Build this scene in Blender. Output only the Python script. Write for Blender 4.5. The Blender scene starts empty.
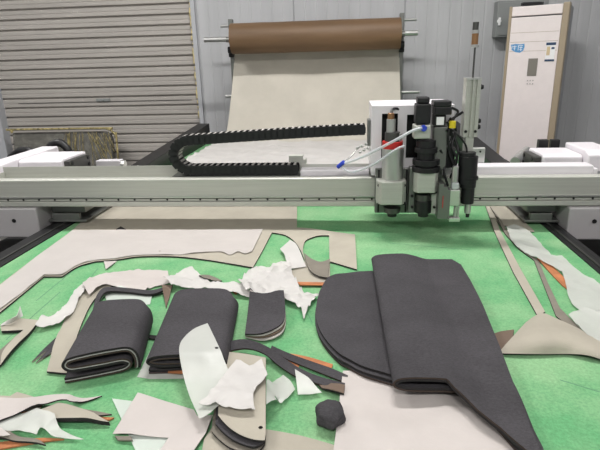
import bpy, bmesh, math, random
from mathutils import Vector, Matrix, noise, geometry
from mathutils.bvhtree import BVHTree
C = bpy.context.scene.collection
R = math.radians
random.seed(7)
# ------------------------------------------------------------------ camera solve
FPX = 509.0; CZ = 1.5; BED = 0.85
_Y = Vector((48,166,-FPX)).normalized()
_Z = Vector((-45,1575,FPX)); _Z = (_Z - _Z.dot(_Y)*_Y).normalized()
_X = _Y.cross(_Z)
def ray(px, py):
    c = Vector((px-300, 225-py, -FPX)); return Vector((c.dot(_X), c.dot(_Y), c.dot(_Z)))
def U(px, py, z=BED):                       # pixel -> point on the horizontal plane z
    r = ray(px,py); t = (z-CZ)/r.z; return Vector((r.x*t, r.y*t, z))
def V(px, py, Y):                           # pixel -> point on the vertical plane Y
    r = ray(px,py); t = Y/r.y; return Vector((r.x*t, Y, CZ+r.z*t))
cam = bpy.data.cameras.new('camera'); co = bpy.data.objects.new('camera', cam); C.objects.link(co)
cam.sensor_width = 36; cam.lens = FPX/600*36; cam.clip_start = .02
# columns of the camera's world matrix are the camera axes written in world coordinates
rows = [Vector((_X[i],_Y[i],_Z[i])) for i in range(3)]
cm = Matrix(((rows[0][0],rows[1][0],rows[2][0]),(rows[0][1],rows[1][1],rows[2][1]),(rows[0][2],rows[1][2],rows[2][2])))
co.matrix_world = Matrix.Translation((0,0,CZ)) @ cm.to_4x4()
bpy.context.scene.camera = co

# ------------------------------------------------------------------ materials
def lin(c):
    return tuple((v/255/12.92 if v/255 <= .04045 else ((v/255+.055)/1.055)**2.4) for v in c) + (1,)
MATS = {}
def mat(name, rgb, rough=.6, metal=0, var=0, vscale=20, bump=0, bscale=200, spec=.5, alpha=1, emit=None, es=1, trans=0, stretch=None, coat=0, sheen=0, rgb2=None, speck=0):
    m = bpy.data.materials.new(name); m.use_nodes = True; nt = m.node_tree; N = nt.nodes; L = nt.links
    b = N['Principled BSDF']; MATS[name] = m
    b.inputs['Base Color'].default_value = lin(rgb); b.inputs['Roughness'].default_value = rough
    b.inputs['Metallic'].default_value = metal; b.inputs['Specular IOR Level'].default_value = spec
    b.inputs['Alpha'].default_value = alpha; b.inputs['Transmission Weight'].default_value = trans
    b.inputs['Coat Weight'].default_value = coat
    b.inputs['Sheen Weight'].default_value = sheen
    if emit: b.inputs['Emission Color'].default_value = lin(emit); b.inputs['Emission Strength'].default_value = es
    tc = N.new('ShaderNodeTexCoord'); src = tc.outputs['Object']
    if stretch:
        mp = N.new('ShaderNodeMapping'); mp.inputs['Scale'].default_value = stretch
        L.new(src, mp.inputs['Vector']); src = mp.outputs['Vector']
    if var or rgb2:
        n = N.new('ShaderNodeTexNoise'); n.inputs['Scale'].default_value = vscale; n.inputs['Detail'].default_value = 5; n.inputs['Roughness'].default_value = .62
        L.new(src, n.inputs['Vector'])
        cr = N.new('ShaderNodeValToRGB'); L.new(n.outputs['Fac'], cr.inputs['Fac'])
        c2 = rgb2 or tuple(max(0, v*(1-var)) for v in rgb)
        c1 = rgb if rgb2 else tuple(min(255, v*(1+var*.6)) for v in rgb)
        cr.color_ramp.elements[0].position = .35; cr.color_ramp.elements[1].position = .65
        cr.color_ramp.elements[0].color = lin(c2); cr.color_ramp.elements[1].color = lin(c1)
        L.new(cr.outputs['Color'], b.inputs['Base Color'])
    if speck:                                   # fine fibre grain of felt and woven fabric
        n3 = N.new('ShaderNodeTexNoise'); n3.inputs['Scale'].default_value = 160; n3.inputs['Detail'].default_value = 4; n3.inputs['Roughness'].default_value = .8
        L.new(src, n3.inputs['Vector'])
        r3 = N.new('ShaderNodeMapRange'); r3.inputs['From Min'].default_value=.35; r3.inputs['From Max'].default_value=.65; r3.inputs['To Min'].default_value=1-speck; r3.inputs['To Max'].default_value=1+speck
        L.new(n3.outputs['Fac'], r3.inputs['Value'])
        mx = N.new('ShaderNodeVectorMath'); mx.operation='SCALE'
        L.new(cr.outputs['Color'], mx.inputs[0]); L.new(r3.outputs['Result'], mx.inputs['Scale']); L.new(mx.outputs['Vector'], b.inputs['Base Color'])
    if bump:
        n2 = N.new('ShaderNodeTexNoise'); n2.inputs['Scale'].default_value = bscale; n2.inputs['Detail'].default_value = 3
        L.new(src, n2.inputs['Vector'])
        bp = N.new('ShaderNodeBump'); bp.inputs['Strength'].default_value = bump; bp.inputs['Distance'].default_value = .002
        L.new(n2.outputs['Fac'], bp.inputs['Height']); L.new(bp.outputs['Normal'], b.inputs['Normal'])
    return m
mat('felt', (132,174,130), .95, rgb2=(98,158,110), vscale=5, speck=.16, bump=.5, bscale=500, spec=.1)
mat('felt_cut', (88,132,104), .95)
mat('cream', (166,160,147), .85, var=.04, vscale=6, bump=.25, bscale=300, spec=.2)
mat('cream_cloth', (186,181,170), .85, var=.03, vscale=4, bump=.25, bscale=250, spec=.2)
mat('grey_under', (120,114,104), .9, var=.05, bump=.3)
mat('paper', (185,178,174), .6, var=.02, vscale=5, bump=.3, bscale=60, spec=.35)
mat('tissue', (206,203,200), .6, var=.02, vscale=6, bump=.3, bscale=50, spec=.35, alpha=.78)
mat('film', (226,232,226), .35, var=.02, vscale=6, bump=.3, bscale=50, alpha=.5, spec=.6)
mat('film_pale', (210,212,206), .4, var=.02, vscale=6, bump=.3, bscale=50, alpha=.60, spec=.5)
mat('film_cover', (204,198,194), .4, var=.02, vscale=6, bump=.3, bscale=50, alpha=.75, spec=.5)
mat('edge_brown', (60,49,43), .95, bump=.4)
mat('charcoal', (65,63,66), .85, speck=.22, var=.10, vscale=3, bump=.6, bscale=420, spec=.25, stretch=(1,1.8,1))
mat('charcoal_edge', (34,32,32), .95, bump=.4)
mat('foam_brown', (104,88,76), .95, bump=.4)
mat('orange_brown', (176,112,72), .85, var=.12, vscale=20, bump=.3)
mat('brown_roll', (106,82,58), .55, var=.10, vscale=2, bump=.25, bscale=120, stretch=(.4,3,3), spec=.4)
mat('roll_core', (150,128,98), .8)
mat('alu', (188,189,181), .42, .35, var=.03, vscale=3, stretch=(1,40,40))
mat('alu_dark', (120,122,118), .45, .7)
mat('alu_bright', (205,206,202), .3, .85)
mat('steel', (196,196,194), .28, .8)
mat('steel_dark', (96,96,94), .4, .9)
mat('white_enamel', (226,222,226), .38, var=.015, vscale=2, spec=.5)
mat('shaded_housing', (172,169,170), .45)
mat('white_grey', (196,194,198), .45)
mat('black_metal', (22,22,24), .45, .2)
mat('black_plastic', (20,20,22), .42)
mat('black_matte', (14,14,15), .8)
mat('link_grey', (168,165,160), .5)
mat('wall', (181,182,184), .6, var=.03, vscale=1.3, stretch=(6,6,.4), spec=.3)
mat('wall_trim', (176,178,182), .55, spec=.3)
mat('foam_yellow', (196,182,138), .9, var=.2, vscale=15, bump=.8, bscale=40)
mat('shutter', (176,171,165), .5, .1, var=.04, vscale=2, stretch=(.5,1,6))
mat('concrete', (96,95,92), .75, var=.12, vscale=3, bump=.3, bscale=30)
mat('ceiling', (205,205,202), .9)
mat('ac_white', (232,223,221), .35, var=.01)
mat('ac_beige', (162,148,126), .45)
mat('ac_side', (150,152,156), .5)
mat('ac_screen', (128,124,116), .3)
mat('lining', (188,186,182), .7)
mat('blue_print', (84,146,196), .5)
mat('dark_blue_print', (42,66,96), .5)
mat('tan_print', (206,186,150), .5)
mat('white_print', (238,238,238), .5)
mat('grey_print', (170,166,164), .5)
mat('panel_grey', (134,137,136), .5)
mat('blue_plastic', (38,66,190), .35)
mat('red_plastic', (190,38,34), .4)
mat('yellow_plastic', (222,200,40), .4)
mat('clear_tube', (214,218,222), .2, alpha=.6)
mat('brass', (168,128,92), .35, .8)
mat('gold_wrap', (186,172,122), .3, .4, var=.35, vscale=30, bump=.7, bscale=30, alpha=.85)
mat('wrap_plastic', (190,188,176), .15, var=.2, vscale=25, bump=.8, bscale=25, alpha=.22, spec=.8)
mat('mirror_grey', (92,90,86), .25, .5, var=.35, vscale=9, bump=.5, bscale=12)
mat('lamp', (255,255,255), .5, emit=(255,250,244), es=10)

# ------------------------------------------------------------------ object helpers
WL = {}
def base_of(vs):
    xs=[v.x for v in vs]; ys=[v.y for v in vs]; zs=[v.z for v in vs]
    return Vector(((min(xs)+max(xs))/2, (min(ys)+max(ys))/2, min(zs)))
def link_mesh(name, bm, m, parent=None, smooth=None, bevel=0, seg=2):
    me = bpy.data.meshes.new(name); o = bpy.data.objects.new(name, me); C.objects.link(o)
    c = base_of([v.co for v in bm.verts]); bmesh.ops.translate(bm, verts=bm.verts, vec=-c)
    if not (isinstance(m, (list,tuple))): m = [m]
    for mm in m: me.materials.append(MATS[mm])
    if smooth is not None:
        for f in bm.faces: f.smooth = True
        for e in bm.edges:
            if len(e.link_faces) == 2 and e.calc_face_angle(0) > R(smooth): e.smooth = False
    bm.to_mesh(me); bm.free()
    o.location = c - (WL[parent.name] if parent else Vector())
    if parent: o.parent = parent
    WL[o.name] = c.copy()
    if bevel:
        b = o.modifiers.new('bevel','BEVEL'); b.width = bevel; b.segments = seg; b.limit_method = 'ANGLE'; b.angle_limit = R(40)
    return o
def tag(o, label=None, cat=None, group=None, kind=None):
    if label: o['label'] = label
    if cat: o['category'] = cat
    if group: o['group'] = group
    if kind: o['kind'] = kind
    return o
def thing(name, loc, label, cat, group=None):
    o = bpy.data.objects.new(name, None); C.objects.link(o); o.location = loc; o.empty_display_size = .1
    WL[o.name] = Vector(loc); return tag(o, label, cat, group)
def box(bm, x0,x1,y0,y1,z0,z1, rot=None, mi=0):
    g = bmesh.ops.create_cube(bm, size=1)
    mtx = Matrix.Translation(((x0+x1)/2,(y0+y1)/2,(z0+z1)/2)) @ (rot.to_4x4() if rot else Matrix()) @ Matrix.Diagonal((abs(x1-x0),abs(y1-y0),abs(z1-z0),1))
    bmesh.ops.transform(bm, matrix=mtx, verts=g['verts'])
    if mi:
        for v in g['verts']:
            for f in v.link_faces: f.material_index = mi
    return g['verts']
def cyl(bm, a, b, r, r2=None, seg=20, mi=0):
    a=Vector(a); b=Vector(b); d=b-a
    g = bmesh.ops.create_cone(bm, cap_ends=True, segments=seg, radius1=r, radius2=r if r2 is None else r2, depth=d.length)
    q = d.to_track_quat('Z','Y').to_matrix().to_4x4()
    bmesh.ops.transform(bm, matrix=Matrix.Translation((a+b)/2) @ q, verts=g['verts'])
    if mi:
        for v in g['verts']:
            for f in v.link_faces: f.material_index = mi
    return g['verts']
def prism(bm, pts, axis, a, b):             # polygon in the plane across axis, extruded from a to b
    def P(p, t):
        return {'x':(t,p[0],p[1]),'y':(p[0],t,p[1]),'z':(p[0],p[1],t)}[axis]
    A=[bm.verts.new(P(p,a)) for p in pts]; B=[bm.verts.new(P(p,b)) for p in pts]
    bm.faces.new(A); bm.faces.new(B[::-1])
    for i in range(len(pts)):
        j=(i+1)%len(pts); bm.faces.new((A[j],A[i],B[i],B[j]))
    bmesh.ops.recalc_face_normals(bm, faces=bm.faces)
def catmull(P, n):
    P=[Vector(p) for p in P]; out=[]
    for i in range(len(P)-1):
        p0=P[max(i-1,0)]; p1=P[i]; p2=P[i+1]; p3=P[min(i+2,len(P)-1)]
        for k in range(n):
            t=k/n; out.append(.5*((2*p1)+(p2-p0)*t+(2*p0-5*p1+4*p2-p3)*t*t+(3*p1-p0-3*p2+p3)*t**3))
    out.append(P[-1]); return out
def tube(bm, pts, r, n=6, seg=8, smoothpath=True):
    P = catmull(pts, n) if smoothpath else [Vector(p) for p in pts]
    rings=[]; up=None
    for i,p in enumerate(P):
        d=(P[min(i+1,len(P)-1)]-P[max(i-1,0)]).normalized()
        if up is None: up = d.orthogonal().normalized()
        up=(up-up.dot(d)*d).normalized(); s=d.cross(up)
        rings.append([bm.verts.new(p+r*(math.cos(a)*up+math.sin(a)*s)) for a in [2*math.pi*k/seg for k in range(seg)]])
    for a,b in zip(rings,rings[1:]):
        for k in range(seg): bm.faces.new((a[k],a[(k+1)%seg],b[(k+1)%seg],b[k]))
    bm.faces.new(rings[0][::-1]); bm.faces.new(rings[-1])
NB = bmesh.new
def bx(name, x0,x1,y0,y1,z0,z1, m, parent=None, bevel=0, rot=None):
    bm=NB(); box(bm,x0,x1,y0,y1,z0,z1,rot); return link_mesh(name,bm,m,parent,bevel=bevel)
def struct(o): o['kind']='structure'; return o

# ------------------------------------------------------------------ the room
XL,XR,YF,YB,ZC = -5.0,3.6,-3.5,5.0,4.0
struct(bx('floor', XL,XR,YF,YB+.3,-.1,0,'concrete'))
struct(bx('ceiling', XL,XR,YF,YB+.3,ZC,ZC+.1,'ceiling'))
struct(bx('wall_left', XL-.1,XL,YF,YB+.3,0,ZC,'wall'))
struct(bx('wall_right', XR,XR+.1,YF,YB+.3,0,ZC,'wall'))
struct(bx('wall_front', XL,XR,YF-.1,YF,0,ZC,'wall'))
SX0,SX1,SZ = -3.50,-1.44,3.0                    # roller shutter opening
def ribbed(bm, x0, x1, z0, z1):                 # panel wall with shallow vertical ribs and panel joints
    pts=[(x0,YB)]; x=x0; k=0
    while x < x1-.06:
        if k%10==9: pts += [(x+.040,YB),(x+.043,YB+.014),(x+.050,YB+.014),(x+.053,YB)]
        else: pts += [(x+.040,YB),(x+.044,YB+.0025),(x+.052,YB+.0025),(x+.056,YB)]
        x += .1; k += 1
    pts += [(x1,YB),(x1,YB+.1),(x0,YB+.1)]
    prism(bm, pts, 'z', z0, z1)
bm=NB(); ribbed(bm, SX1, XR, 0, ZC); ribbed(bm, XL, SX0, 0, ZC); ribbed(bm, SX0, SX1, SZ, ZC)
struct(link_mesh('wall_back', bm, 'wall'))
# roller shutter: one corrugated curtain of slats
bm=NB(); pts=[]; z=.01; p=.092
while z < SZ+.1:
    pts += [(YB+.040,z-.004),(YB+.040,z+.004),(YB+.014,z+.009),(YB+.012,z+.014),(YB+.012,z+.040),(YB+.013,z+.042),(YB+.0165,z+.045),(YB+.013,z+.048),(YB+.012,z+.054),(YB+.012,z+.078),(YB+.016,z+.082)]
    z += p
pts += [(YB+.06,z),(YB+.06,0)]
prism(bm, pts, 'x', SX0+.01, SX1-.01)
door = struct(link_mesh('door_1', bm, 'shutter'))
h = V(103,100,YB)
bm=NB(); box(bm,h.x-.07,h.x+.07,YB-.004,YB+.014,h.z-.014,h.z+.014); cyl(bm,(h.x,YB-.012,h.z),(h.x,YB,h.z),.010)
link_mesh('shutter_lock', bm, 'panel_grey', door, bevel=.003)
bx('latch_bar', h.x-.9,h.x+.9,YB+.006,YB+.0105,h.z-.018,h.z-.014,'steel_dark',door)
struct(bx('trim_1', SX1-.012,SX1+.03,YB-.03,YB+.02,0,SZ,'wall_trim',bevel=.004))
bm=NB(); random.seed(3)
z=1.0
while z<2.3:                                    # dried yellow sealing foam along the shutter edge
    r=random.uniform(.006,.014); g=bmesh.ops.create_icosphere(bm,subdivisions=1,radius=r); bmesh.ops.transform(bm,matrix=Matrix.Translation((SX1-.016+random.uniform(-.004,.004),YB-.022,z)) @ Matrix.Diagonal((1,.8,2.2,1)),verts=g['verts']); z+=random.choice((.016,.02,.024,.05))
o=struct(link_mesh('trim_2', bm, 'foam_yellow', smooth=80))
struct(bx('trim_3', SX0-.09,SX0+.015,YB-.09,YB+.02,0,SZ,'wall_trim',bevel=.004))
struct(bx('trim_4', SX0-.02,SX1+.03,YB-.05,YB+.02,SZ-.02,SZ+.12,'wall_trim',bevel=.004))

# ceiling lamps: long fixtures with glowing tubes
LAMPS=[(-.1,2.4,0),(2.6,1.6,0),(-.1,-1.8,0),(2.6,-1.8,0),(-2.9,2.6,0),(-2.9,-1.6,0)]
for i,(x,y,a) in enumerate(LAMPS):
    t=thing('ceiling_light',(x,y,ZC-.06),'long white tube lamp fixture on the ceiling, outside the picture','lamp','ceiling lamps')
    bx('housing', x-.62,x+.62,y-.05,y+.05,ZC-.045,ZC,'white_enamel',t)
    for s in (-1,1):
        bm=NB(); cyl(bm,(x-.6,y+s*.025,ZC-.06),(x+.6,y+s*.025,ZC-.06),.014,seg=12); link_mesh('lamp_tube',bm,'lamp',t)
    l=bpy.data.lights.new('tube_light','AREA'); l.shape='RECTANGLE'; l.size=1.2; l.size_y=.12; l.energy=[72,12,62,32,54,48][i]; l.color=(1,.98,.965)
    lo=bpy.data.objects.new('tube_light',l); C.objects.link(lo); lo.location=(x,y,ZC-.09)
w=bpy.data.worlds.new('world'); bpy.context.scene.world=w; w.use_nodes=True
w.node_tree.nodes['Background'].inputs[0].default_value=(.8,.85,.9,1); w.node_tree.nodes['Background'].inputs[1].default_value=.3
vs=bpy.context.scene.view_settings; vs.view_transform='Standard'; vs.look='None'; vs.exposure=.4; vs.gamma=1; vs.use_curve_mapping=False

# ------------------------------------------------------------------ cutting table
BX0,BX1,BY0,BY1 = -1.188,.77,.25,4.3
tb = thing('cutting_table',(-.2,2.2,0),'large cutting table with a green felt bed and black side rails','machine table')
bm=NB(); box(bm,BX0,BX1,BY0,BY1,BED-.03,BED)
bed=link_mesh('felt_bed',bm,'felt',tb)
for s,x0,x1 in ((-1,BX0-.085,BX0),(1,BX1,BX1+.062)):
    bm=NB(); xa,xb=(x0,x1)
    prism(bm,[(xa,BED-.16),(xb,BED-.16),(xb,BED+.004),(xb-.028 if s<0 else xb,BED+.008),(xa if s<0 else xa+.028,BED+.008),(xa,BED+.004)] if s<0 else
             [(xa,BED-.16),(xb,BED-.16),(xb,BED+.004),(xb-.02,BED+.008),(xa+.02,BED+.008),(xa,BED+.004)],'y',BY0,2.3)
    link_mesh('side_rail',bm,'black_metal',tb,bevel=.002)
    bm=NB()
    xg=(x0+x1)/2-s*.012
    box(bm,xg-.004,xg+.004,BY0,2.3,BED+.006,BED+.011); link_mesh('rail_seam',bm,'steel_dark',tb)
    # outer ledge with the carriage track, lower than the bed
    xo0,xo1=((x0-.46,x0-.002) if s<0 else (x1+.002,x1+.46))
    bx('side_ledge',xo0,xo1,BY0,BY1,.60,.68,'black_matte',tb)
    # tall rear side guard
    xi0,xi1=((-1.29,-1.19) if s<0 else (.80,.90)) 
    bm=NB(); y0,y1=2.31,4.36; za,zb=(.905,1.005) if s<0 else (.90,.99)
    vsx=[]
    for x in (xi0,xi1):
        vsx.append([bm.verts.new((x,y0,BED-.16)),bm.verts.new((x,y1,BED-.16)),bm.verts.new((x,y1,zb)),bm.verts.new((x,y0,za))])
    bm.faces.new(vsx[0]); bm.faces.new(vsx[1][::-1])
    for i in range(4): j=(i+1)%4; bm.faces.new((vsx[0][i],vsx[0][j],vsx[1][j],vsx[1][i]))
    bmesh.ops.recalc_face_normals(bm,faces=bm.faces)
    link_mesh('rear_guard',bm,'black_metal',tb,bevel=.006)
    if s>0: bx('rear_filler',.772,.798,2.31,4.3,BED-.1,BED+.01,'black_metal',tb)
bx('table_body',BX0+.02,BX1-.02,BY0+.05,BY1-.05,.12,BED-.03,'black_matte',tb)
for x in (BX0+.1,BX1-.1):
    for y in (BY0+.3,2.2,BY1-.3):
        bm=NB(); cyl(bm,(x,y,0),(x,y,.12),.04); cyl(bm,(x,y,0),(x,y,.015),.06); link_mesh('foot',bm,'steel_dark',tb)
# ------------------------------------------------------------------ gantry
gt = thing('gantry',(-.2,2.05,BED),'long aluminium gantry beam spanning the green bed with white end housings','machine')
G0,G1 = -1.76,1.28
bm=NB()   # beam profile with a slot along its lower front
prism(bm,[(1.95,.986),(1.95,1.056),(1.954,1.060),(1.990,1.060),(1.990,1.035),(2.075,1.035),(2.075,.944),(1.953,.944),(1.945,.948),(1.945,.966),(1.972,.966),(1.972,.986)],'x',G0,G1)
link_mesh('beam',bm,'alu',gt,bevel=.0015)
bx('rail_lip',G0,G1,1.943,1.972,.983,.988,'alu_bright',gt)
bm=NB(); box(bm,G0+.02,G1-.02,1.953,1.971,.967,.9775); link_mesh('linear_rail',bm,'alu',gt,bevel=.002)
bm=NB(); x=G0+.06
while x<G1: cyl(bm,(x,1.9505,.974),(x,1.9525,.974),.0042,seg=10); x+=.069
link_mesh('rail_bolts',bm,'black_matte',gt)
# rear cable tray on the left half, white top cover on the right half
bm=NB(); TL=-1.50; TR=.10
box(bm,TL,TR,2.066,2.070,1.0355,1.092); box(bm,TL,TL+.004,1.992,2.066,1.0355,1.070)
link_mesh('cable_tray',bm,'alu',gt)
a=V(293,158,2.2); 
bm=NB(); box(bm,-.243,-.183,2.0715,2.0755,1.045,1.128); box(bm,-.183,-.171,2.072,2.10,1.08,1.112); box(bm,-.243,-.183,2.0755,2.10,1.122,1.128)
link_mesh('tray_bracket',bm,'alu',gt,bevel=.002)
bm=NB(); box(bm,-.190,.085,2.000,2.056,1.0505,1.082); link_mesh('wire_duct',bm,'white_enamel',gt,bevel=.004)
bm=NB(); box(bm,.33,.928,1.992,2.062,1.0355,1.092); box(bm,.928,.945,1.992,2.05,1.0355,1.08)
link_mesh('beam_cover',bm,'white_enamel',gt,bevel=.004)
bm=NB(); box(bm,.46,.545,2.075,2.095,1.0355,1.150); link_mesh('sensor_bracket',bm,'alu_bright',gt,bevel=.003)
bm=NB(); cyl(bm,(.49,2.072,1.135),(.49,2.0745,1.135),.005); cyl(bm,(.525,2.072,1.135),(.525,2.0745,1.135),.004); link_mesh('bracket_screws',bm,'black_matte',gt)
for s in (-1,1):
    # lower carriage box outside the table and upper housings
    if s<0: lx0,lx1=-1.78,-1.295
    else:   lx0,lx1=.835,1.30
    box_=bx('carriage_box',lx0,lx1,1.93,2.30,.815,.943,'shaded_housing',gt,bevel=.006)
    bm=NB(); xx=(-1.40 if s<0 else .93); cyl(bm,(xx,1.926,.89),(xx,1.932,.89),.008); link_mesh('screw_hole',bm,'black_matte',box_)
    xa,xb=((-1.665,-1.57) if s<0 else (1.006,1.13))
    bm=NB(); prism(bm,[(2.0,1.01),(2.64,1.01),(2.64,1.092),(2.24,1.088),(2.0,1.075)] if s<0 else [(2.215,1.02),(2.47,1.02),(2.47,1.105),(2.26,1.105),(2.215,1.09)],'x',xa,xb)
    link_mesh('drive_housing',bm,'white_enamel',gt,bevel=.006)
    ya,yb=(2.27,2.51) if s<0 else (2.26,2.45)
    xa,xb=((-1.566,-1.35) if s<0 else (.84,1.002))
    bm=NB(); prism(bm,[(ya,1.01),(yb,1.01),(yb,1.084),(ya+.02,1.084),(ya,1.076)],'x',xa,xb); mc=link_mesh('motor_cover',bm,'white_enamel',gt,bevel=.006)
    xe=xb if s<0 else xa
    bm=NB(); box(bm,min(xe,xe-s*.035)+(.0005 if s<0 else 0),max(xe,xe-s*.035)-(.0005 if s>0 else 0),ya+.02,yb-.03,1.012,1.074); ep=link_mesh('end_plate',bm,'steel_dark',mc,bevel=.004)
    for (yy,zz) in ((ya+.035,1.028),(ya+.035,1.06),(yb-.05,1.028),(yb-.05,1.06)):
        xo=xe-s*.035; bm=NB(); cyl(bm,(xo,yy,zz),(xo-s*.004,yy,zz),.009,seg=12); link_mesh('plate_screw',bm,'black_metal',mc)
    # carriage bracket that reaches in over the bed edge
    xa,xb=((-1.293,-1.12) if s<0 else (.70,.833))
    bm=NB(); box(bm,xa,xb,2.0,2.28,.862,.872); box(bm,xa+.01,xb-.01,2.02,2.26,.90,.943); box(bm,xa+.02,xb-.03,2.0,2.02,.872,.90)
    link_mesh('carriage_bracket',bm,'alu_dark',gt,bevel=.002)
# black hoses behind the left housing
bm=NB(); tube(bm,[V(48,150,2.7),V(52,145,2.7),V(60,143,2.7),V(68,150,2.7),V(70,158,2.7)],.022); tube(bm,[V(10,158,2.75),V(20,151,2.75),V(30,151,2.7),V(40,158,2.7)],.02)
link_mesh('cable_hose',bm,'black_plastic',gt,smooth=60)
a=V(85,162,2.5); bm=NB(); box(bm,-1.30,-1.17,2.50,2.55,.98,1.035); link_mesh('limit_block',bm,'white_grey',gt,bevel=.004)
bm=NB(); cyl(bm,(-1.17,2.52,1.01),(-1.15,2.52,1.01),.022); link_mesh('limit_stop',bm,'alu_bright',gt,bevel=.002)
bm=NB(); cyl(bm,V(515,162,2.40),V(527,151,2.66),.022,seg=20); link_mesh('drive_shaft',bm,'steel',gt,smooth=60)
bm=NB(); box(bm,.90,.945,2.50,2.53,1.05,1.112); box(bm,.96,1.0,2.51,2.54,1.05,1.11); link_mesh('cable_clamp',bm,'black_plastic',gt,bevel=.003)

bx('chain_shelf',-.72,-.195,2.000,2.062,1.0355,1.0605,'alu_dark',gt)
# drag chain: one link shape copied along a U-shaped path
ch = thing('drag_chain',(-.35,2.034,1.062),'black cable drag chain looping along the top of the gantry beam','cable chain')
path=[]
zu1=1.237; zc=1.1435; rr=.0615; xc=-.637
N_=60
for i in range(N_): t=i/(N_-1); path.append(Vector((.066+(xc-.066)*t,0,zu1+(zc+rr-zu1)*(t**1.2))))
for i in range(1,30): a=math.pi/2+math.pi*i/30; path.append(Vector((xc+rr*1.15*math.cos(a),0,zc+rr*math.sin(a))))
for i in range(0,N_): path.append(Vector((xc+(-.200-xc)*i/(N_-1),0,zc-rr)))
L=[0]
for a,b in zip(path,path[1:]): L.append(L[-1]+(b-a).length)
def at_len(s):
    for i in range(len(L)-1):
        if L[i+1]>=s: t=(s-L[i])/(L[i+1]-L[i]+1e-9); return path[i].lerp(path[i+1],t),(path[i+1]-path[i]).normalized()
    return path[-1],(path[-1]-path[-2]).normalized()
pitch=.0245; yc=2.034; hw=.03
bm=NB()
for s in (-1,1):
    pts=[(-pitch*.62,-.009),(-pitch*.45,-.019),(pitch*.45,-.019),(pitch*.62,-.009),(pitch*.62,.009),(pitch*.45,.019),(-pitch*.45,.019),(-pitch*.62,.009)]
    prism(bm,pts,'y',s*hw-.003,s*hw+.003)
box(bm,-pitch*.28,pitch*.28,-hw,hw,.015,.0195); box(bm,-pitch*.28,pitch*.28,-hw,hw,-.0195,-.015)
box(bm,-pitch*.36,pitch*.36,-.023,.023,-.011,.011)
box(bm,-pitch*.17,pitch*.17,-.024,.024,.0196,.0206,mi=1); box(bm,-pitch*.17,pitch*.17,-.024,.024,-.0206,-.0196,mi=1)
me=bpy.data.meshes.new('chain_link'); bm.to_mesh(me); bm.free(); me.materials.append(MATS['black_plastic']); me.materials.append(MATS['link_grey'])
n=int(L[-1]/pitch)
for i in range(n):
    p,d=at_len((i+.5)*pitch); o=bpy.data.objects.new('chain_link',me); C.objects.link(o); o.parent=ch
    o.location=Vector((p.x,yc,p.z))-ch.location; o.rotation_euler=(0,-math.atan2(d.z,d.x),0)

# ------------------------------------------------------------------ cutting head
hd = thing('tool_carriage',(.27,1.9,.95),'multi-tool cutting unit in a white cover riding on the gantry beam','cutting machine')
def vx(px,py,Y=1.85): return V(px,py,Y)
def hcyl(name,px,y0,y1,wpx,m,Y,parent=hd,smooth=40,r2=None):     # upright cylinder seen at column px between rows y0 and y1
    a=V(px,y0,Y); b=V(px,y1,Y); r=wpx/2*Y*1.06/FPX
    bm=NB(); x=(a.x+b.x)/2; cyl(bm,(x,Y,b.z),(x,Y,a.z),r,r2,seg=28); return link_mesh(name,bm,m,parent,smooth=smooth,bevel=.001)
def hbox(name,x0,x1,y0,y1,Y0,Y1,m,parent=hd,bevel=.003):
    a=V(x0,y0,Y0); b=V(x1,y1,Y0); c=V(x0,y1,Y0); d=V(x1,y0,Y0)
    bm=NB(); box(bm,(a.x+c.x)/2,(b.x+d.x)/2,Y0,Y1,(b.z+c.z)/2,(a.z+d.z)/2); return link_mesh(name,bm,m,parent,bevel=bevel)
# white cover: front panel with two openings, sides and top
bm=NB(); cx0,cx1,cz0,cz1=.088,.385,1.075,1.333
fy=1.925
def panel(xa,xb,za,zb): box(bm,xa,xb,fy,fy+.004,za,zb)
o1=(.125,.183,1.14,1.305); o2=(.216,.27,1.14,1.30)
panel(cx0,o1[0],cz0,cz1); panel(o1[1],o2[0],cz0,cz1); panel(o2[1],cx1,cz0,cz1)
for o in (o1,o2): panel(o[0],o[1],o[3],cz1); panel(o[0],o[1],cz0,o[2])
box(bm,cx0,cx1,fy+.004,2.19,cz1-.004,cz1); box(bm,cx0,cx0+.004,fy+.004,2.19,1.08,cz1-.004); box(bm,cx1-.004,cx1,fy+.004,2.19,1.08,cz1-.004)
link_mesh('cover',bm,'white_enamel',hd)
bx('cover_interior',cx0+.01,cx1-.01,1.96,2.18,1.08,1.32,'black_matte',hd)
hbox('mount_plate',375,441,168,213,1.915,1.9425,'alu_dark')
for px in (379,407,411): 
    p=V(px,170,1.91); q=V(px,212,1.91); bx('plate_slot',p.x-.003,p.x+.003,1.909,1.9145,q.z,p.z,'black_matte',hd)
# spindle on the left
sy=1.890
sp=hcyl('spindle',392.5,148,190,20,'alu_bright',sy)
hcyl('red_ring',392.5,141,148,19,'red_plastic',sy)
hcyl('spindle_cap',392.5,132,141,14,'steel_dark',sy); hcyl('connector',391,119,132,8,'alu_bright',sy); hcyl('connector',391,113,119,6,'brass',sy); hcyl('fitting',399,133,141,5,'steel',sy-.005)
bm=NB(); tube(bm,[V(391,114,sy),V(393,109,sy+.02),V(399,110,sy+.04),V(403,122,sy+.05),V(405,145,sy+.04)],.0045); link_mesh('cable',bm,'black_plastic',hd,smooth=60)
bm=NB(); a=V(377,182,1.84); b=V(406,205,1.84)
prism(bm,[(a.x,1.914),(a.x,1.862),(a.x+.016,1.838),(b.x-.016,1.838),(b.x,1.862),(b.x,1.914)],'z',b.z,a.z); link_mesh('clamp_block',bm,'alu',hd,bevel=.004,seg=3)
bm=NB(); 
for px in (379,404):
    for py in (185,203): p=V(px,py,1.86); cyl(bm,(p.x,1.852,p.z),(p.x,1.862,p.z),.006,seg=12)
link_mesh('clamp_screws',bm,'black_matte',hd)
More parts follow.
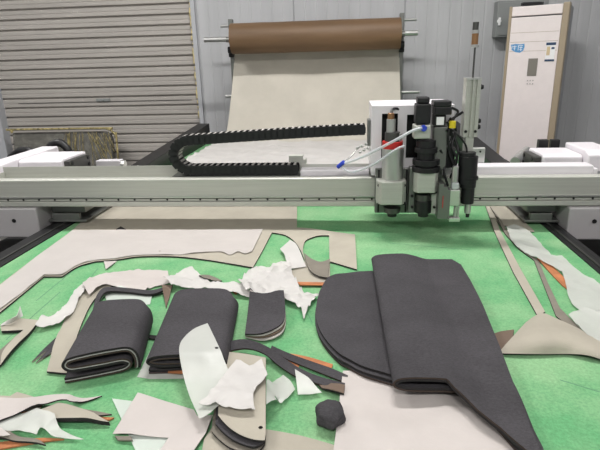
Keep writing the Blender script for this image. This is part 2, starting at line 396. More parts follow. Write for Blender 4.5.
hcyl('collet',392,207,212,16,'steel_dark',sy); hcyl('collet',392,211,216,9,'black_metal',sy)
# middle tool
my=1.86
hbox('servo_motor',416,431,104,124,my-.03,my+.03,'black_plastic',bevel=.004); hbox('motor_cap',417.5,430,97,104,my-.025,my+.025,'black_plastic',bevel=.006)
hbox('adapter',414,431,125,139,my-.03,my+.03,'alu',bevel=.005)
bm=NB(); p=V(423.5,128,my-.033); cyl(bm,(p.x,my-.045,p.z),(p.x,my-.030,p.z),.011); link_mesh('air_fitting',bm,'blue_plastic',hd,smooth=40,bevel=.002)
for (y0,y1,w) in ((140,147,18),(147,152,21),(152,159,16),(159,164,25),(164,166,20),(166,171,26)): hcyl('tool_body',426,y0,y1,w,'black_plastic',my)
bm=NB(); a=V(415,170,1.825); b=V(438,193,1.825)
prism(bm,[(a.x,1.914),(a.x,1.842),(a.x+.012,1.822),(b.x-.012,1.822),(b.x,1.842),(b.x,1.914)],'z',b.z,a.z); link_mesh('clamp_block',bm,'alu',hd,bevel=.004,seg=3)
hcyl('tool_holder',423,194,203,14,'steel_dark',my); hcyl('tool_holder',423,200,212,16,'black_plastic',my); hcyl('tool_holder',423,212,216,10,'black_plastic',my)
hbox('side_plate',431,438,194,214,1.85,1.912,'alu',bevel=.002); hbox('side_plate',409,415,168,213,1.87,1.912,'alu_dark',bevel=.002)
bm=NB()
for px,py in ((434,207),(412,207),(412,196)): p=V(px,py,1.848 if px>420 else 1.868); cyl(bm,(p.x,p.y-.004,p.z),(p.x,p.y+.004,p.z),.005,seg=12)
link_mesh('plate_bolts',bm,'black_matte',hd)
# right tool: motor, label and slide
ry=1.87
hbox('servo_motor',435,452,107,115,ry-.03,ry+.03,'black_plastic',bevel=.003); hbox('motor_cap',434,452,101,107,ry-.032,ry+.032,'black_plastic',bevel=.004); hbox('motor_lower',434,446,115,126,ry-.02,ry+.03,'black_plastic',bevel=.003)
hbox('rating_label',436.5,444,117,125,ry-.0215,ry-.0203,'white_print',bevel=0)
hbox('slide_body',433,447,127,170,ry-.01,ry+.04,'alu_dark',bevel=.003)
bm=NB()
for pts in ([(452,108),(458,112),(452,122),(448,140),(452,160)],[(447,122),(452,135),(449,150),(455,168)],[(446,130),(455,140),(458,152),(452,172)],[(450,118),(456,130),(452,146),(457,160),(450,178)],[(440,150),(446,160),(444,172),(448,186)],[(463,112),(455,117),(449,121)]):
    tube(bm,[V(x,y,1.86+.01*math.sin(k*1.7)) for k,(x,y) in enumerate(pts)],.0045)
link_mesh('cable_bundle',bm,'black_plastic',hd,smooth=60)
hcyl('yellow_fitting',452.5,121,128,6,'yellow_plastic',1.84)
hbox('valve_block',441,455,148,168,1.875,1.91,'black_plastic',bevel=.003)
bm=NB()
for k,(px,w) in enumerate(((439.5,2.4),(443.5,2.2),(447,2.0))):
    a=V(px,184+k*3,1.80); b=V(px+w,219,1.80); box(bm,a.x,b.x,1.80,1.90,b.z,a.z)
link_mesh('guard_plates',bm,'alu_dark',hd,bevel=.001)
hbox('red_marker',442.6,443.2,196,208,1.797,1.80,'red_plastic',bevel=0)
hcyl('air_cylinder',455,166,190,6,'alu_bright',1.815); hbox('cylinder_block',449.5,460,190,206,1.80,1.83,'alu_bright',bevel=.003)
hbox('glass_block',452,459,183,189,1.798,1.82,'clear_tube',bevel=.002); hcyl('rod',455,206,219,3,'steel',1.815); hbox('rod_foot',449,460,218,222,1.80,1.83,'alu_bright',bevel=.002)
hcyl('rod',458,206,219,2,'steel',1.812)
# black round tool
for (y0,y1,w,mm) in ((152,156,15,'black_plastic'),(156,183,17.5,'black_plastic'),(183,187,15,'black_plastic'),(187,203,12,'black_plastic'),(203,213,6,'steel'),(213,217,3.5,'black_metal')): hcyl('punch_body' if mm!='steel' else 'punch_tip',467.5,y0,y1,w,mm,1.84)
hcyl('collar',468,176,179,18.5,'black_metal',1.84)
bm=NB(); tube(bm,[V(467,153,1.84),V(466,146,1.84),V(461,138,1.84),V(455,132,1.845),V(448,128,1.86)],.0035); link_mesh('cable',bm,'black_plastic',hd,smooth=60)
# tall slide column with its rod
a=V(463,80,1.85); b=V(481,137,1.85); d=V(481,80,1.85)
bm=NB(); x0,x1=a.x+.013,d.x+.002; z0,z1=b.z,a.z; w=x1-x0
prism(bm,[(x0,1.85),(x0+.012,1.85),(x0+.014,1.857),(x0+.020,1.857),(x0+.022,1.85),(x1-.022,1.85),(x1-.020,1.857),(x1-.014,1.857),(x1-.012,1.85),(x1,1.85),(x1,1.90),(x0,1.90)],'z',z0,z1); link_mesh('slide_column',bm,'alu',hd)
bm=NB(); box(bm,x0-.001,x1+.001,1.849,1.901,z1,z1+.006); link_mesh('column_cap',bm,'alu_bright',hd)
bm=NB()
for xx in (x0+.008,x1-.008): cyl(bm,(xx,1.846,z0+.02),(xx,1.85,z0+.02),.005,seg=12)
link_mesh('column_screws',bm,'black_matte',hd)
bm=NB(); box(bm,x0+.012,x1-.008,1.86,1.90,1.0,z0); link_mesh('lower_slide',bm,'alu',hd,bevel=.002)
hcyl('rod',473.8,47,80,1.6,'steel_dark',1.875)
hcyl('rod_nut',475,33,45,5.6,'brass',1.875); hcyl('rod_nut',475,44.5,47.5,6.6,'steel',1.875); hcyl('rod_nut',475.5,30,33.5,6,'steel',1.875); hcyl('rod_end',475.7,22,30,5,'steel_dark',1.875)
for py in (87,121,127):
    p=V(483,py,1.87); bm=NB(); cyl(bm,(x1+.0005,1.875,p.z),(x1+.014,1.875,p.z),.011,.007,seg=14); link_mesh('clamp_knob',bm,'black_plastic',hd,smooth=40)
bm=NB(); tube(bm,[V(345,163,1.9),V(362,157,1.87),V(392,142,1.81),V(412,131,1.81),V(422,128,1.815)],.005); link_mesh('air_hose',bm,'clear_tube',hd,smooth=60)
bm=NB(); tube(bm,[V(342,167,1.93),V(352,172,1.91),V(372,165,1.87),V(395,150,1.82),V(404,146,1.83)],.004); link_mesh('air_hose',bm,'clear_tube',hd,smooth=60)
bm=NB(); cyl(bm,V(338,167,1.93),V(344,162,1.91),.008); link_mesh('hose_fitting',bm,'blue_plastic',hd,smooth=40,bevel=.001)
bm=NB(); tube(bm,[V(344,162,1.93),V(350,157,1.94),V(356,151,1.96),V(360,146,1.97)],.0028)
for (x,y) in ((357,148),(362,146),(366,144),(360,152),(368,148),(364,150)): 
    g=bmesh.ops.create_icosphere(bm,subdivisions=1,radius=.007); bmesh.ops.translate(bm,verts=g['verts'],vec=V(x,y,1.965))
link_mesh('wire_clips',bm,'steel',hd,smooth=60)
hbox('chain_bracket',367.5,371,120,146,2.005,2.065,'alu_dark',bevel=.002)

# ------------------------------------------------------------------ roll stand, roll and cloth feed
st = thing('roll_stand',(-.28,4.6,0),'steel fabric roll stand behind the table with protruding cross tubes','stand')
for s,x in ((-1,-1.0),(1,.445)):
    bx('upright',x-.018,x+.018,4.58,4.64,0,1.85,'alu_dark',st,bevel=.004)
    bx('stand_foot',x-.03,x+.03,4.42,4.85,0,.05,'steel_dark',st,bevel=.004)
    bx('roll_arm',x-.012,x+.012,4.43,4.58,1.66,1.70,'steel_dark',st,bevel=.003)
    bm=NB(); cyl(bm,(x-.018,4.52,1.60),(x+.018,4.52,1.60),.028); cyl(bm,(x-.022,4.56,1.56),(x+.022,4.56,1.56),.018); link_mesh('bearing',bm,'black_metal',st,bevel=.002)
tl=V(222,25,4.62); 
for (z,r,xa,xb,Y) in ((1.80,.012,-1.10,.57,4.655),(1.685,.021,-1.20,.56,4.45),(1.21,.014,-1.10,.62,4.655)):
    bm=NB(); cyl(bm,(xa,Y,z),(xb,Y,z),r,seg=18); link_mesh('cross_tube',bm,'steel',st,smooth=40)
rl=thing('fabric_roll',(-.28,4.45,1.56),'brown fabric roll on the stand above the hanging cream cloth','fabric roll')
bm=NB(); nseg=64; ri=[]
X0,X1=-.965,.42
for k in range(41):
    x=X0+(X1-X0)*k/40; ring=[]
    for j in range(nseg):
        a=2*math.pi*j/nseg; r=.121+.0022*noise.noise(Vector((x*2.2,math.cos(a)*2,math.sin(a)*2)))+.0012*noise.noise(Vector((x*9,math.cos(a)*4,math.sin(a)*4+5)))
        ring.append(bm.verts.new((x,4.45+r*math.cos(a),1.685+r*math.sin(a))))
    ri.append(ring)
for a,b in zip(ri,ri[1:]):
    for j in range(nseg): bm.faces.new((a[j],b[j],b[(j+1)%nseg],a[(j+1)%nseg]))
bm.faces.new(ri[0]); bm.faces.new(ri[-1][::-1])
link_mesh('rolled_fabric',bm,'brown_roll',rl,smooth=50)
bm=NB(); cyl(bm,(X0-.012,4.45,1.685),(X1+.012,4.45,1.685),.040,seg=24); link_mesh('core_tube',bm,'roll_core',rl)

# ------------------------------------------------------------------ air conditioner and control box
ac_c=Vector((1.532,4.535,0)); th=R(-27)
ac=thing('air_conditioner',ac_c,'tall white cabinet air conditioner with beige edge strips by the back wall','air conditioner')
ROT=Matrix.Rotation(th,4,'Z')
def acp(name,x0,x1,y0,y1,z0,z1,m,bevel=0,fn=None,par=None):
    bm=NB()
    if fn: fn(bm)
    else: box(bm,x0,x1,y0,y1,z0,z1)
    bmesh.ops.transform(bm,matrix=Matrix.Translation(ac_c)@ROT,verts=bm.verts); return link_mesh(name,bm,m,par or ac,bevel=bevel)
W=.205                                            # half width
acp('body',-W,W,-.10,.26,0.02,1.86,'ac_side',.012)
acp('side_strip',-W-.012,-W+.012,-.135,-.06,0.02,1.86,'ac_beige',.006); acp('side_strip',W-.034,W+.014,-.15,-.06,0.02,1.865,'ac_beige',.008)
acp('front_panel',-W+.0125,W-.0345,-.142,-.101,.05,1.775,'ac_white',.004)
acp('top_grille',-W+.0125,W-.0345,-.142,-.101,1.785,1.855,'ac_white',.004)
def lou(bm):
    for k in range(3): box(bm,-W+.02,W-.042,-.1428,-.1421,1.66-.07*k,1.6625-.07*k)
acp('panel_groove',0,0,0,0,0,0,'ac_beige',fn=lou)
acp('display',-.035,.035,-.146,-.1421,1.33,1.465,'ac_screen',.002)
def btn(bm):
    for r in range(2):
        for k in range(3): cyl(bm,(-.025+.02*k,-.1455,1.295-r*.025),(-.025+.02*k,-.1421,1.295-r*.025),.005,seg=10)
acp('buttons',0,0,0,0,0,0,'grey_print',fn=btn)
def swoosh(bm):                                  # blue maker's badge of two blurred characters
    pts=[(-.205,1.515),(-.195,1.475),(-.165,1.458),(-.13,1.452),(-.108,1.468),(-.100,1.495),(-.103,1.520),(-.13,1.516),(-.17,1.520)]
    prism(bm,[(a+.026,b+.058) for a,b in pts],'y',-.1436,-.1421)
badge=acp('badge',0,0,0,0,0,0,'blue_print',fn=swoosh)
def strokes(bm):
    for x0,x1,z0,z1 in ((-.196,-.192,1.485,1.508),(-.188,-.160,1.500,1.504),(-.186,-.162,1.488,1.491),(-.176,-.172,1.472,1.508),(-.150,-.112,1.504,1.508),(-.148,-.144,1.470,1.504),(-.138,-.114,1.490,1.494),(-.128,-.124,1.466,1.500),(-.138,-.116,1.474,1.477)): box(bm,x0+.026,x1+.026,-.1444,-.1437,z0+.058,z1+.058)
acp('badge_strokes',0,0,0,0,0,0,'white_print',fn=strokes,par=badge)
stk=acp('energy_sticker',.085,.150,-.1436,-.1421,1.455,1.585,'white_print')
acp('sticker_header',.083,.152,-.1448,-.1437,1.560,1.58,'dark_blue_print',par=stk); acp('sticker_footer',.083,.152,-.1448,-.1437,1.440,1.455,'dark_blue_print',par=stk)
acp('sticker_patch',.09,.115,-.1448,-.1437,1.485,1.55,'tan_print',par=stk); acp('sticker_mark',.123,.145,-.1448,-.1437,1.53,1.545,'dark_blue_print',par=stk)
def xz(px,py):                                   # px on the wall plane
    return V(px,py,YB)
o=bx('remote_control',1.36,1.52,4.46,4.51,1.861,1.885,'black_plastic',bevel=.005)
tag(o,'small black remote lying on top of the white air conditioner','remote')
a=xz(494,5); b=xz(515,37)
cb=thing('control_box',((a.x+b.x)/2,YB-.06,b.z),'grey metal control box on the wall, left of the air conditioner','electrical box')
bx('enclosure',a.x,a.x+.42,YB-.13,YB-.008,b.z,a.z+.02,'panel_grey',cb,bevel=.004)
bd=bx('box_door',a.x+.015,a.x+.405,YB-.138,YB-.1305,b.z+.015,a.z+.005,'panel_grey',cb,bevel=.003)
k=V(499.5,21,YB-.15); bm=NB(); cyl(bm,(k.x,YB-.146,k.z),(k.x,YB-.1385,k.z),.018,seg=20); box(bm,k.x-.010,k.x+.010,YB-.156,YB-.1465,k.z-.035,k.z+.028); link_mesh('latch_handle',bm,'white_print',bd,bevel=.003)

# wrapped panel leaning on the shutter
a=V(8,131,4.78); b=V(113,129,4.78); 
wp=thing('wrapped_panel',((a.x+b.x)/2,4.7,0),'grey glossy panel in clear plastic wrap with golden edges leaning on the shutter','panel')
zt=(a.z+b.z)/2; x0,x1=a.x,b.x
def rrect(x0,x1,z0,z1,r,n=8):
    pts=[(x0,z0),(x1,z0)]
    for k in range(n+1): t=math.pi/2*k/n; pts.append((x1-r+r*math.cos(t),z1-r+r*math.sin(t)))
    for k in range(n+1): t=math.pi/2*k/n; pts.append((x0+.02-.02*math.sin(t),z1-.02+.02*math.cos(t)))
    return pts
def lean(bm):
    for v in bm.verts: v.co.y += (v.co.z)*.12
bm=NB(); prism(bm,rrect(x0+.02,x1-.03,.02,zt-.025,.09),'y',4.70,4.74); lean(bm); link_mesh('panel_core',bm,'mirror_grey',wp,bevel=.004)
bm=NB(); random.seed(5)
P=rrect(x0,x1,.0,zt,.10,14)[1:]; P=[Vector((p[0],4.72+p[1]*.12,p[1])) for p in P]
tube(bm,[p+Vector((random.uniform(-.006,.006),0,random.uniform(-.006,.006))) for p in P],.010,n=4); link_mesh('gold_edge',bm,'gold_wrap',wp,smooth=60)
bm=NB()
for k in range(34):                              # creases of bunched wrap near the right corner
    cx=x1-random.uniform(.03,.50)**1.0; top=zt-.02-random.uniform(0,.03); l=random.uniform(.1,.34); dx=random.uniform(-.02,.12)*(1 if cx>x1-.3 else -.3)
    tube(bm,[(cx-dx*.4,4.688+top*.12,top),(cx+dx*.3,4.683+(top-l*.5)*.12,top-l*.5),(cx+dx,4.688+(top-l)*.12,top-l)],random.uniform(.001,.0028),n=3,seg=5)
link_mesh('wrap_creases',bm,'gold_wrap',wp,smooth=60)
bm=NB()
NX,NZ=40,18; G=[]
for i in range(NX+1):
    r=[]
    for j in range(NZ+1):
        x=x0+.03+(x1-x0-.07)*i/NX; z=.05+(zt-.09)*j/NZ
        r.append(bm.verts.new((x,4.690-.008*noise.noise(Vector((x*6,z*6,3)))+z*.12,z)))
    G.append(r)
for i in range(NX):
    for j in range(NZ): bm.faces.new((G[i][j],G[i+1][j],G[i+1][j+1],G[i][j+1]))
link_mesh('plastic_wrap',bm,'wrap_plastic',wp,smooth=60)
# ------------------------------------------------------------------ sheets that lie on the bed
GROUND=[]
def reg(verts, faces): GROUND.append(BVHTree.FromPolygons([tuple(v) for v in verts],faces))
reg([(-3,-1,BED),(3,-1,BED),(3,6,BED),(-3,6,BED)],[(0,1,2,3)])
def ground(x,y,rad):
    z=BED
    for dx,dy in ((0,0),(rad,0),(-rad,0),(0,rad),(0,-rad),(rad*.7,rad*.7),(-rad*.7,rad*.7),(rad*.7,-rad*.7),(-rad*.7,-rad*.7)):
        for t in GROUND:
            h=t.ray_cast(Vector((x+dx,y+dy,2)),Vector((0,0,-1)))
            if h[0] and h[0].z>z: z=h[0].z
    return z
def curve(pts, cell):                           # closed outline: entries (x, y) are smooth, (x, y, 1) are corners
    n=len(pts); ks=[i for i,p in enumerate(pts) if len(p)>2]
    out=[]
    if not ks: ks=[0]
    for a,b in zip(ks,ks[1:]+[ks[0]+n]):
        seg=[Vector(pts[i%n][:2]) for i in range(a,b+1)]
        c=catmull([Vector((p.x,p.y,0)) for p in seg],8) if len(seg)>2 else [Vector((p.x,p.y,0)) for p in seg]
        out+= [Vector((p.x,p.y)) for p in c[:-1]]
    res=[]
    for i,p in enumerate(out):
        q=out[(i+1)%len(out)]; m=max(1,int(round((q-p).length/cell)))
        if (q-p).length<cell*.2 and i%2: continue
        for k in range(m): res.append(p.lerp(q,k/m))
    return res
def inside(p,poly):
    c=False; n=len(poly); j=n-1
    for i in range(n):
        a=poly[i]; b=poly[j]
        if (a.y>p.y)!=(b.y>p.y) and p.x<(b.x-a.x)*(p.y-a.y)/(b.y-a.y)+a.x: c=not c
        j=i
    return c
def corners(pts): return [tuple(p)+(1,) for p in pts]
def topx(pts,z=.004):
    r=[]
    for p in pts:
        w=U(p[0],p[1],BED+z); r.append((w.x,w.y)+tuple(p[2:]))
    return r
SEED=[0]
def sheet(name, outline, mats, t=.003, cell=.02, amp=0, fr=9, crease=0, holes=(), parent=None, z=.004, gap=.0012, lab=None, cat=None, group=None, relax=12, zfun=None, world=False, register=True, rad=None, lift=0, dots=()):
    SEED[0]+=1; sd=SEED[0]*3.7; rnd=random.Random(SEED[0])
    out=curve(outline if world else topx(outline,z),cell)
    hs=[curve(h if world else topx(h,z),cell) for h in holes]
    for d in dots:
        c=U(d[0],d[1],BED+z); hs.append([Vector((c.x+.0042*math.cos(a),c.y+.0042*math.sin(a))) for a in [2*math.pi*k/10 for k in range(10)]])
    pts=list(out); edges=[(i,(i+1)%len(out)) for i in range(len(out))]
    for h in hs:
        b=len(pts); pts+=h; edges+=[(b+i,b+(i+1)%len(h)) for i in range(len(h))]
    xs=[p.x for p in out]; ys=[p.y for p in out]
    y=min(ys); k=0; bd=list(pts)
    while y<max(ys):
        x=min(xs)+(cell/2 if k%2 else 0)
        while x<max(xs):
            q=Vector((x+rnd.uniform(-.15,.15)*cell,y+rnd.uniform(-.15,.15)*cell))
            if inside(q,out) and not any(inside(q,h) for h in hs) and min((q-b).length_squared for b in bd)>(cell*.45)**2: pts.append(q)
            x+=cell
        y+=cell*.87; k+=1
    vs,_,fs,_,_,_=geometry.delaunay_2d_cdt(pts,edges,[],0,1e-6)
    F=[]
    for f in fs:
        c=(vs[f[0]]+vs[f[1]]+vs[f[2]])/3
        if inside(c,out) and not any(inside(c,h) for h in hs):
            a,b,d=[vs[i] for i in f]
            if (b-a).cross(d-a) < 0: f=[f[0],f[2],f[1]]
            F.append(tuple(f))
    used=sorted({i for f in F for i in f}); mp={v:i for i,v in enumerate(used)}
    vs=[vs[i] for i in used]; F=[tuple(mp[i] for i in f) for f in F]
    base=[ground(v.x,v.y,rad if rad is not None else min(cell*.55,.008)) for v in vs]
    nb=[set() for _ in vs]
    for f in F:
        for i in range(3): nb[f[i]].add(f[(i+1)%3]); nb[f[(i+1)%3]].add(f[i])
    h=list(base)
    for _ in range(relax): h=[max(base[i],sum(h[j] for j in nb[i])/len(nb[i])) for i in range(len(vs))]
    Z=[]
    for i,v in enumerate(vs):
        w=0
        if amp:
            q=Vector((v.x*fr+sd,v.y*fr,sd)); w=amp*(.5+.5*noise.noise(q))+amp*.5*(.5+.5*noise.noise(q*2.3))
        if crease:
            q=Vector((v.x*fr*1.3,v.y*fr*1.3,sd+9)); w+=crease*(1-min(1,abs(noise.noise(q))*3.2))+crease*.6*(1-min(1,abs(noise.noise(q*2.1+Vector((4,1,0))))*3))
        if zfun: w+=max(0,zfun(v.x,v.y))
        Z.append(h[i]+gap+w)
    bm=NB(); B=[bm.verts.new((v.x,v.y,Z[i])) for i,v in enumerate(vs)]; T=[bm.verts.new((v.x,v.y,Z[i]+t)) for i,v in enumerate(vs)]
    ec={}
    for f in F:
        bm.faces.new([T[i] for i in f]); g=bm.faces.new([B[i] for i in f[::-1]]); g.material_index=1 if len(mats)>1 else 0
        for i in range(3):
            e=(f[i],f[(i+1)%3]); ec[e]=1
    for (a,b) in list(ec):
        if (b,a) not in ec:
            g=bm.faces.new((T[b],T[a],B[a],B[b])); g.material_index=1 if len(mats)>1 else 0
    if register: reg([(v.x,v.y,Z[i]+t) for i,v in enumerate(vs)],F)
    o=link_mesh(name,bm,mats,parent,smooth=50)
    if lab: tag(o,lab,cat or 'scrap',group)
    return o
def loft(name, rows, mats, t=.002, nr=6, nc=4, parent=None, lab=None, cat=None, group=None, amp=0, fr=20, register=True, world=False):
    SEED[0]+=1; sd=SEED[0]*2.1
    R_=[[Vector(p) if world else U(p[0],p[1],BED+p[2]) for p in r] for r in rows]
    R_=[catmull(r,nc) for r in R_]
    cols=[catmull([r[j] for r in R_],nr) for j in range(len(R_[0]))]
    G=[[cols[j][i] for j in range(len(cols))] for i in range(len(cols[0]))]
    n,m=len(G),len(G[0])
    N=[[None]*m for _ in range(n)]
    for i in range(n):
        for j in range(m):
            a=G[min(i+1,n-1)][j]-G[max(i-1,0)][j]; b=G[i][min(j+1,m-1)]-G[i][max(j-1,0)]
            N[i][j]=a.cross(b).normalized() if a.cross(b).length>1e-9 else Vector((0,0,1))
    if sum(N[i][j].z for i in range(n) for j in range(m))<0: N=[[-q for q in r] for r in N]
    bm=NB(); T=[];B=[]
    for i in range(n):
        T.append([]);B.append([])
        for j in range(m):
            p=G[i][j]+N[i][j]*(amp*noise.noise(G[i][j]*fr+Vector((sd,0,0))))
            if not world: p.z=max(p.z,BED+.0015+t)
            T[i].append(bm.verts.new(p+N[i][j]*t/2)); B[i].append(bm.verts.new(p-N[i][j]*t/2))
    e=1 if len(mats)>1 else 0
    for i in range(n-1):
        for j in range(m-1):
            bm.faces.new((T[i][j],T[i+1][j],T[i+1][j+1],T[i][j+1])); f=bm.faces.new((B[i][j],B[i][j+1],B[i+1][j+1],B[i+1][j])); f.material_index=e
    for i in range(n-1):
        for j,sgn in ((0,1),(m-1,-1)):
            f=bm.faces.new((T[i][j],B[i][j],B[i+1][j],T[i+1][j])[::sgn]); f.material_index=e
    for j in range(m-1):
        for i,sgn in ((0,-1),(n-1,1)):
            f=bm.faces.new((T[i][j],B[i][j],B[i][j+1],T[i][j+1])[::sgn]); f.material_index=e
    if not world:
        for vv in bm.verts: vv.co.z=max(vv.co.z,BED+.0012)
    bmesh.ops.recalc_face_normals(bm,faces=bm.faces)
    if register: 
        bm.verts.index_update(); reg([v.co.copy() for v in bm.verts],[tuple(v.index for v in f.verts) for f in bm.faces])
    o=link_mesh(name,bm,mats,parent,smooth=60)
    if lab: tag(o,lab,cat or 'scrap',group)
    return o
def offset_path(P,d):
    out=[]
    for i,p in enumerate(P):
        a=P[max(i-1,0)]; b=P[min(i+1,len(P)-1)]; t=(b-a).normalized(); out.append(p+Vector((-t.y,t.x))*d)
    return out
def fold_ply(name, path, d, t, fr, mats, parent, vr, z0=0):
    """one ply of a folded bundle: path is (u, z) in metres, swept along v; fr(u, v) gives the point on the plan"""
    P=offset_path(path,d); A=offset_path(P,t/2); Bq=offset_path(P,-t/2)
    n=len(P); K=14; bm=NB(); top=[];bot=[]
    for i in range(n):
        rt=[];rb=[]
        for k in range(K+1):
            v0,v1=vr(P[i].x,i/(n-1)); v=v0+(v1-v0)*k/K
            for q,rw in ((A[i],rt),(Bq[i],rb)):
                w=fr(q.x,v); rw.append(bm.verts.new((w.x,w.y,max(BED+z0+.001,BED+z0+q.y))))
        top.append(rt);bot.append(rb)
    for i in range(n-1):
        for k in range(K):
            bm.faces.new((top[i][k],top[i+1][k],top[i+1][k+1],top[i][k+1])); bm.faces.new((bot[i][k],bot[i][k+1],bot[i+1][k+1],bot[i+1][k]))
        for k in (0,K):
            f=bm.faces.new((top[i][k],bot[i][k],bot[i+1][k],top[i+1][k])); f.material_index=1
    for i in (0,n-1):
        for k in range(K):
            f=bm.faces.new((top[i][k],top[i][k+1],bot[i][k+1],bot[i][k])); f.material_index=1
    bmesh.ops.recalc_face_normals(bm,faces=bm.faces)
    bm.verts.index_update(); reg([v.co.copy() for v in bm.verts],[tuple(v.index for v in f.verts) for f in bm.faces])
    return link_mesh(name,bm,mats,parent,smooth=55)

CR=['cream','charcoal_edge']; GR=['grey_under','charcoal_edge']; CH=['charcoal','charcoal_edge']; CHB=['charcoal','edge_brown']; ORG=['orange_brown']
# cloth web: hangs from the roll stand and runs over the bed behind the gantry
xl=lambda s:-.965-.10*s; xr=lambda s:.425+.03*s
prof=[(4.592,1.64),(4.582,1.52),(4.515,1.30),(4.430,1.08),(4.37,.93),(4.30,.866),(4.18,.8555),(3.7,.8545),(3.2,.8545),(2.7,.8545)]
rws=[]
for k,(y,z) in enumerate(prof):
    s=min(1,k/5); rws.append([(xl(s)+(xr(s)-xl(s))*j/6,y+(.006*math.sin(j*2.1+k) if k<5 else 0),z) for j in range(7)])
loft('cream_cloth',rws,['cream_cloth'],t=.003,nr=6,nc=6,world=True,lab='long cream cloth hanging from the roll stand onto the back of the green bed',cat='cloth',amp=.0015,fr=6)
sheet('plastic_film',corners([(-1.12,2.9),(.41,2.9),(.43,4.1),(.1,4.16),(-.4,4.12),(-.9,4.17),(-1.10,4.05)]),['tissue'],t=.0008,cell=.035,amp=.012,fr=5,crease=.014,world=True,lab='wrinkled white film lying on the cream cloth behind the gantry beam',cat='plastic film')
# big remnant with cut-outs
sheet('cream_remnant',[(-14,322,1),(0,313,1),(44,277,1),(62,277,1),(78,267),(95,262,1),(118,260),(140,257),(175,257),(205,260),(230,264),(253,268,1),(262,252),(272,233,1),(286,236),(297,245),(305,262,1),(297,268),(280,276),(258,283,1),(330,283,1),(330,262,1),(357,270,1),(355,235,1),(332,232),(312,229),(297,228,1),(297,205,1),(299,190,1),(92,190,1),(96,208,1),(72,231,1),(35,258,1),(-14,296,1)],CR,t=.004,cell=.022,amp=.0015,fr=4,
  holes=[[(306,262,1),(303,252),(305,242),(312,238),(320,236),(329,236,1),(329.5,262,1),(318,264)]],lab='large flat cream fabric remnant with cut-out openings running under the gantry',cat='fabric')
sheet('plastic_film',corners([(-13,298),(36,259),(73,231.5),(263,230.5),(252,253)])+[(245,255),(238,253),(230,256),(220,253),(200,254),(178,256,1),(140,256.3),(118,259.3),(95,261.3,1),(78,266),(62,276.3,1),(44.5,276.3,1),(-13,321.3,1)],['film_cover'],t=.0008,cell=.022,amp=.001,fr=7,crease=.002,dots=[(160,253)],lab='thin white film covering the left half of the large cream remnant',cat='plastic film')
sheet('paper_scrap',corners([(104,262),(117,261.5),(106,270)]),['paper'],t=.002,cell=.008,amp=.004,lab='tiny white triangular tip at the edge of the large cream remnant',cat='paper')
sheet('fabric_scrap',corners([(116,230.5),(121,227.5),(126,230.5)]),['charcoal_edge'],t=.002,cell=.01,lab='tiny dark fleck on the cream remnant at the shadow of the beam')
sheet('fabric_strip',corners([(148,335),(159,336),(158,340),(149,338.5)]),['charcoal_edge'],t=.004,cell=.01,lab='short black strip between the two folded charcoal stacks')
sheet('fabric_scrap',[(230,289,1),(236,286.5,1),(240,290,1),(236,294,1)],ORG,t=.003,cell=.006,lab='small orange-brown piece at the right corner of the middle folded stack')
sheet('fabric_flap',[(304,256,1),(312,262),(321,265),(330,262,1),(329,270),(328,281,1),(318,279),(309,272)],['grey_under','charcoal_edge'],t=.0025,cell=.008,zfun=lambda x,y:.006,lab='small curled grey-brown flap hanging into the opening of the cream remnant',cat='scrap')
sheet('fabric_strip',corners([(296,283.5),(334,284),(336,286.5),(300,286.5)]),ORG,t=.002,cell=.015,lab='thin orange-brown strip along the front edge of the cut cream remnant')
# left scraps
sheet('fabric_scrap',corners([(82,284),(96,280.5),(101,276),(103,279),(98,283),(86,286)]),CR,t=.003,cell=.01,lab='tiny bent cream sliver alone on the green bed, left of the white tissue')
sheet('fabric_scrap',corners([(-8,356),(0,350),(18,334),(13,346),(0,365),(-8,372)]),GR,t=.003,cell=.012,lab='dark grey wedge at the left frame edge beneath a bent cream strip')
sheet('fabric_scrap',[(1,329,1),(8,322),(20,320,1),(39,322,1),(30,335),(14,352),(1,369,1),(5,353),(24,332,1),(2,333,1)],CR,t=.007,cell=.012,amp=.002,lab='bent cream offcut with a thick dark edge at the left edge of the bed')
loft('tissue_scrap',[[(0,326,.012),(3,323,.014)],[(11,323,.014),(12,318,.03)],[(18,319,.014),(17,315,.03)],[(23,316,.012),(20,306,.02)]],['tissue'],t=.0012,lab='twisted white tissue sliver on the bent cream offcut at the left')
sheet('fabric_scrap',[(32,362,1),(44,349),(57,337,1),(56,350,1),(36,364,1),(46,352),(50,346,1)][:4]+[(36,363,1),(48,350,1)],['charcoal','cream'],t=.004,cell=.01,lab='narrow black two-pronged sliver left of the front folded stack')
sheet('fabric_strip',[(47,373,1),(56,343),(66,318),(73,300),(84,288),(100,281),(112,277,1),(118,284,1),(104,292),(92,304),(80,330),(67,375,1)],CR,t=.004,cell=.014,amp=.004,lab='curved cream strip sticking out left of the front folded stack',cat='fabric strip')
sheet('tissue_strip',[(36,329,1),(44,318,1),(52,321),(62,313),(70,306),(76,295),(90,284,1),(88,290),(80,302),(73,316),(62,325),(40,331,1)],['tissue'],t=.0008,cell=.011,amp=.006,fr=14,crease=.006,lab='crumpled white tissue strip beside the curved cream strip at the left',cat='tissue')
sheet('tissue_sheet',[(84,291,1),(100,279),(118,273),(130,271,1),(150,271),(168,272,1),(170,284,1),(155,287),(140,291),(122,289),(106,288),(96,294),(90,300,1)],['paper'],t=.001,cell=.013,amp=.004,fr=16,crease=.004,lab='pale white paper sheet arching behind the front folded stack',cat='paper')
sheet('film_scrap',corners([(104,292),(120,289),(142,292),(152,296),(150,304),(108,306)]),['film'],t=.0006,cell=.012,amp=.003,fr=20,lab='translucent film peeking out behind the front folded stack',cat='plastic film')
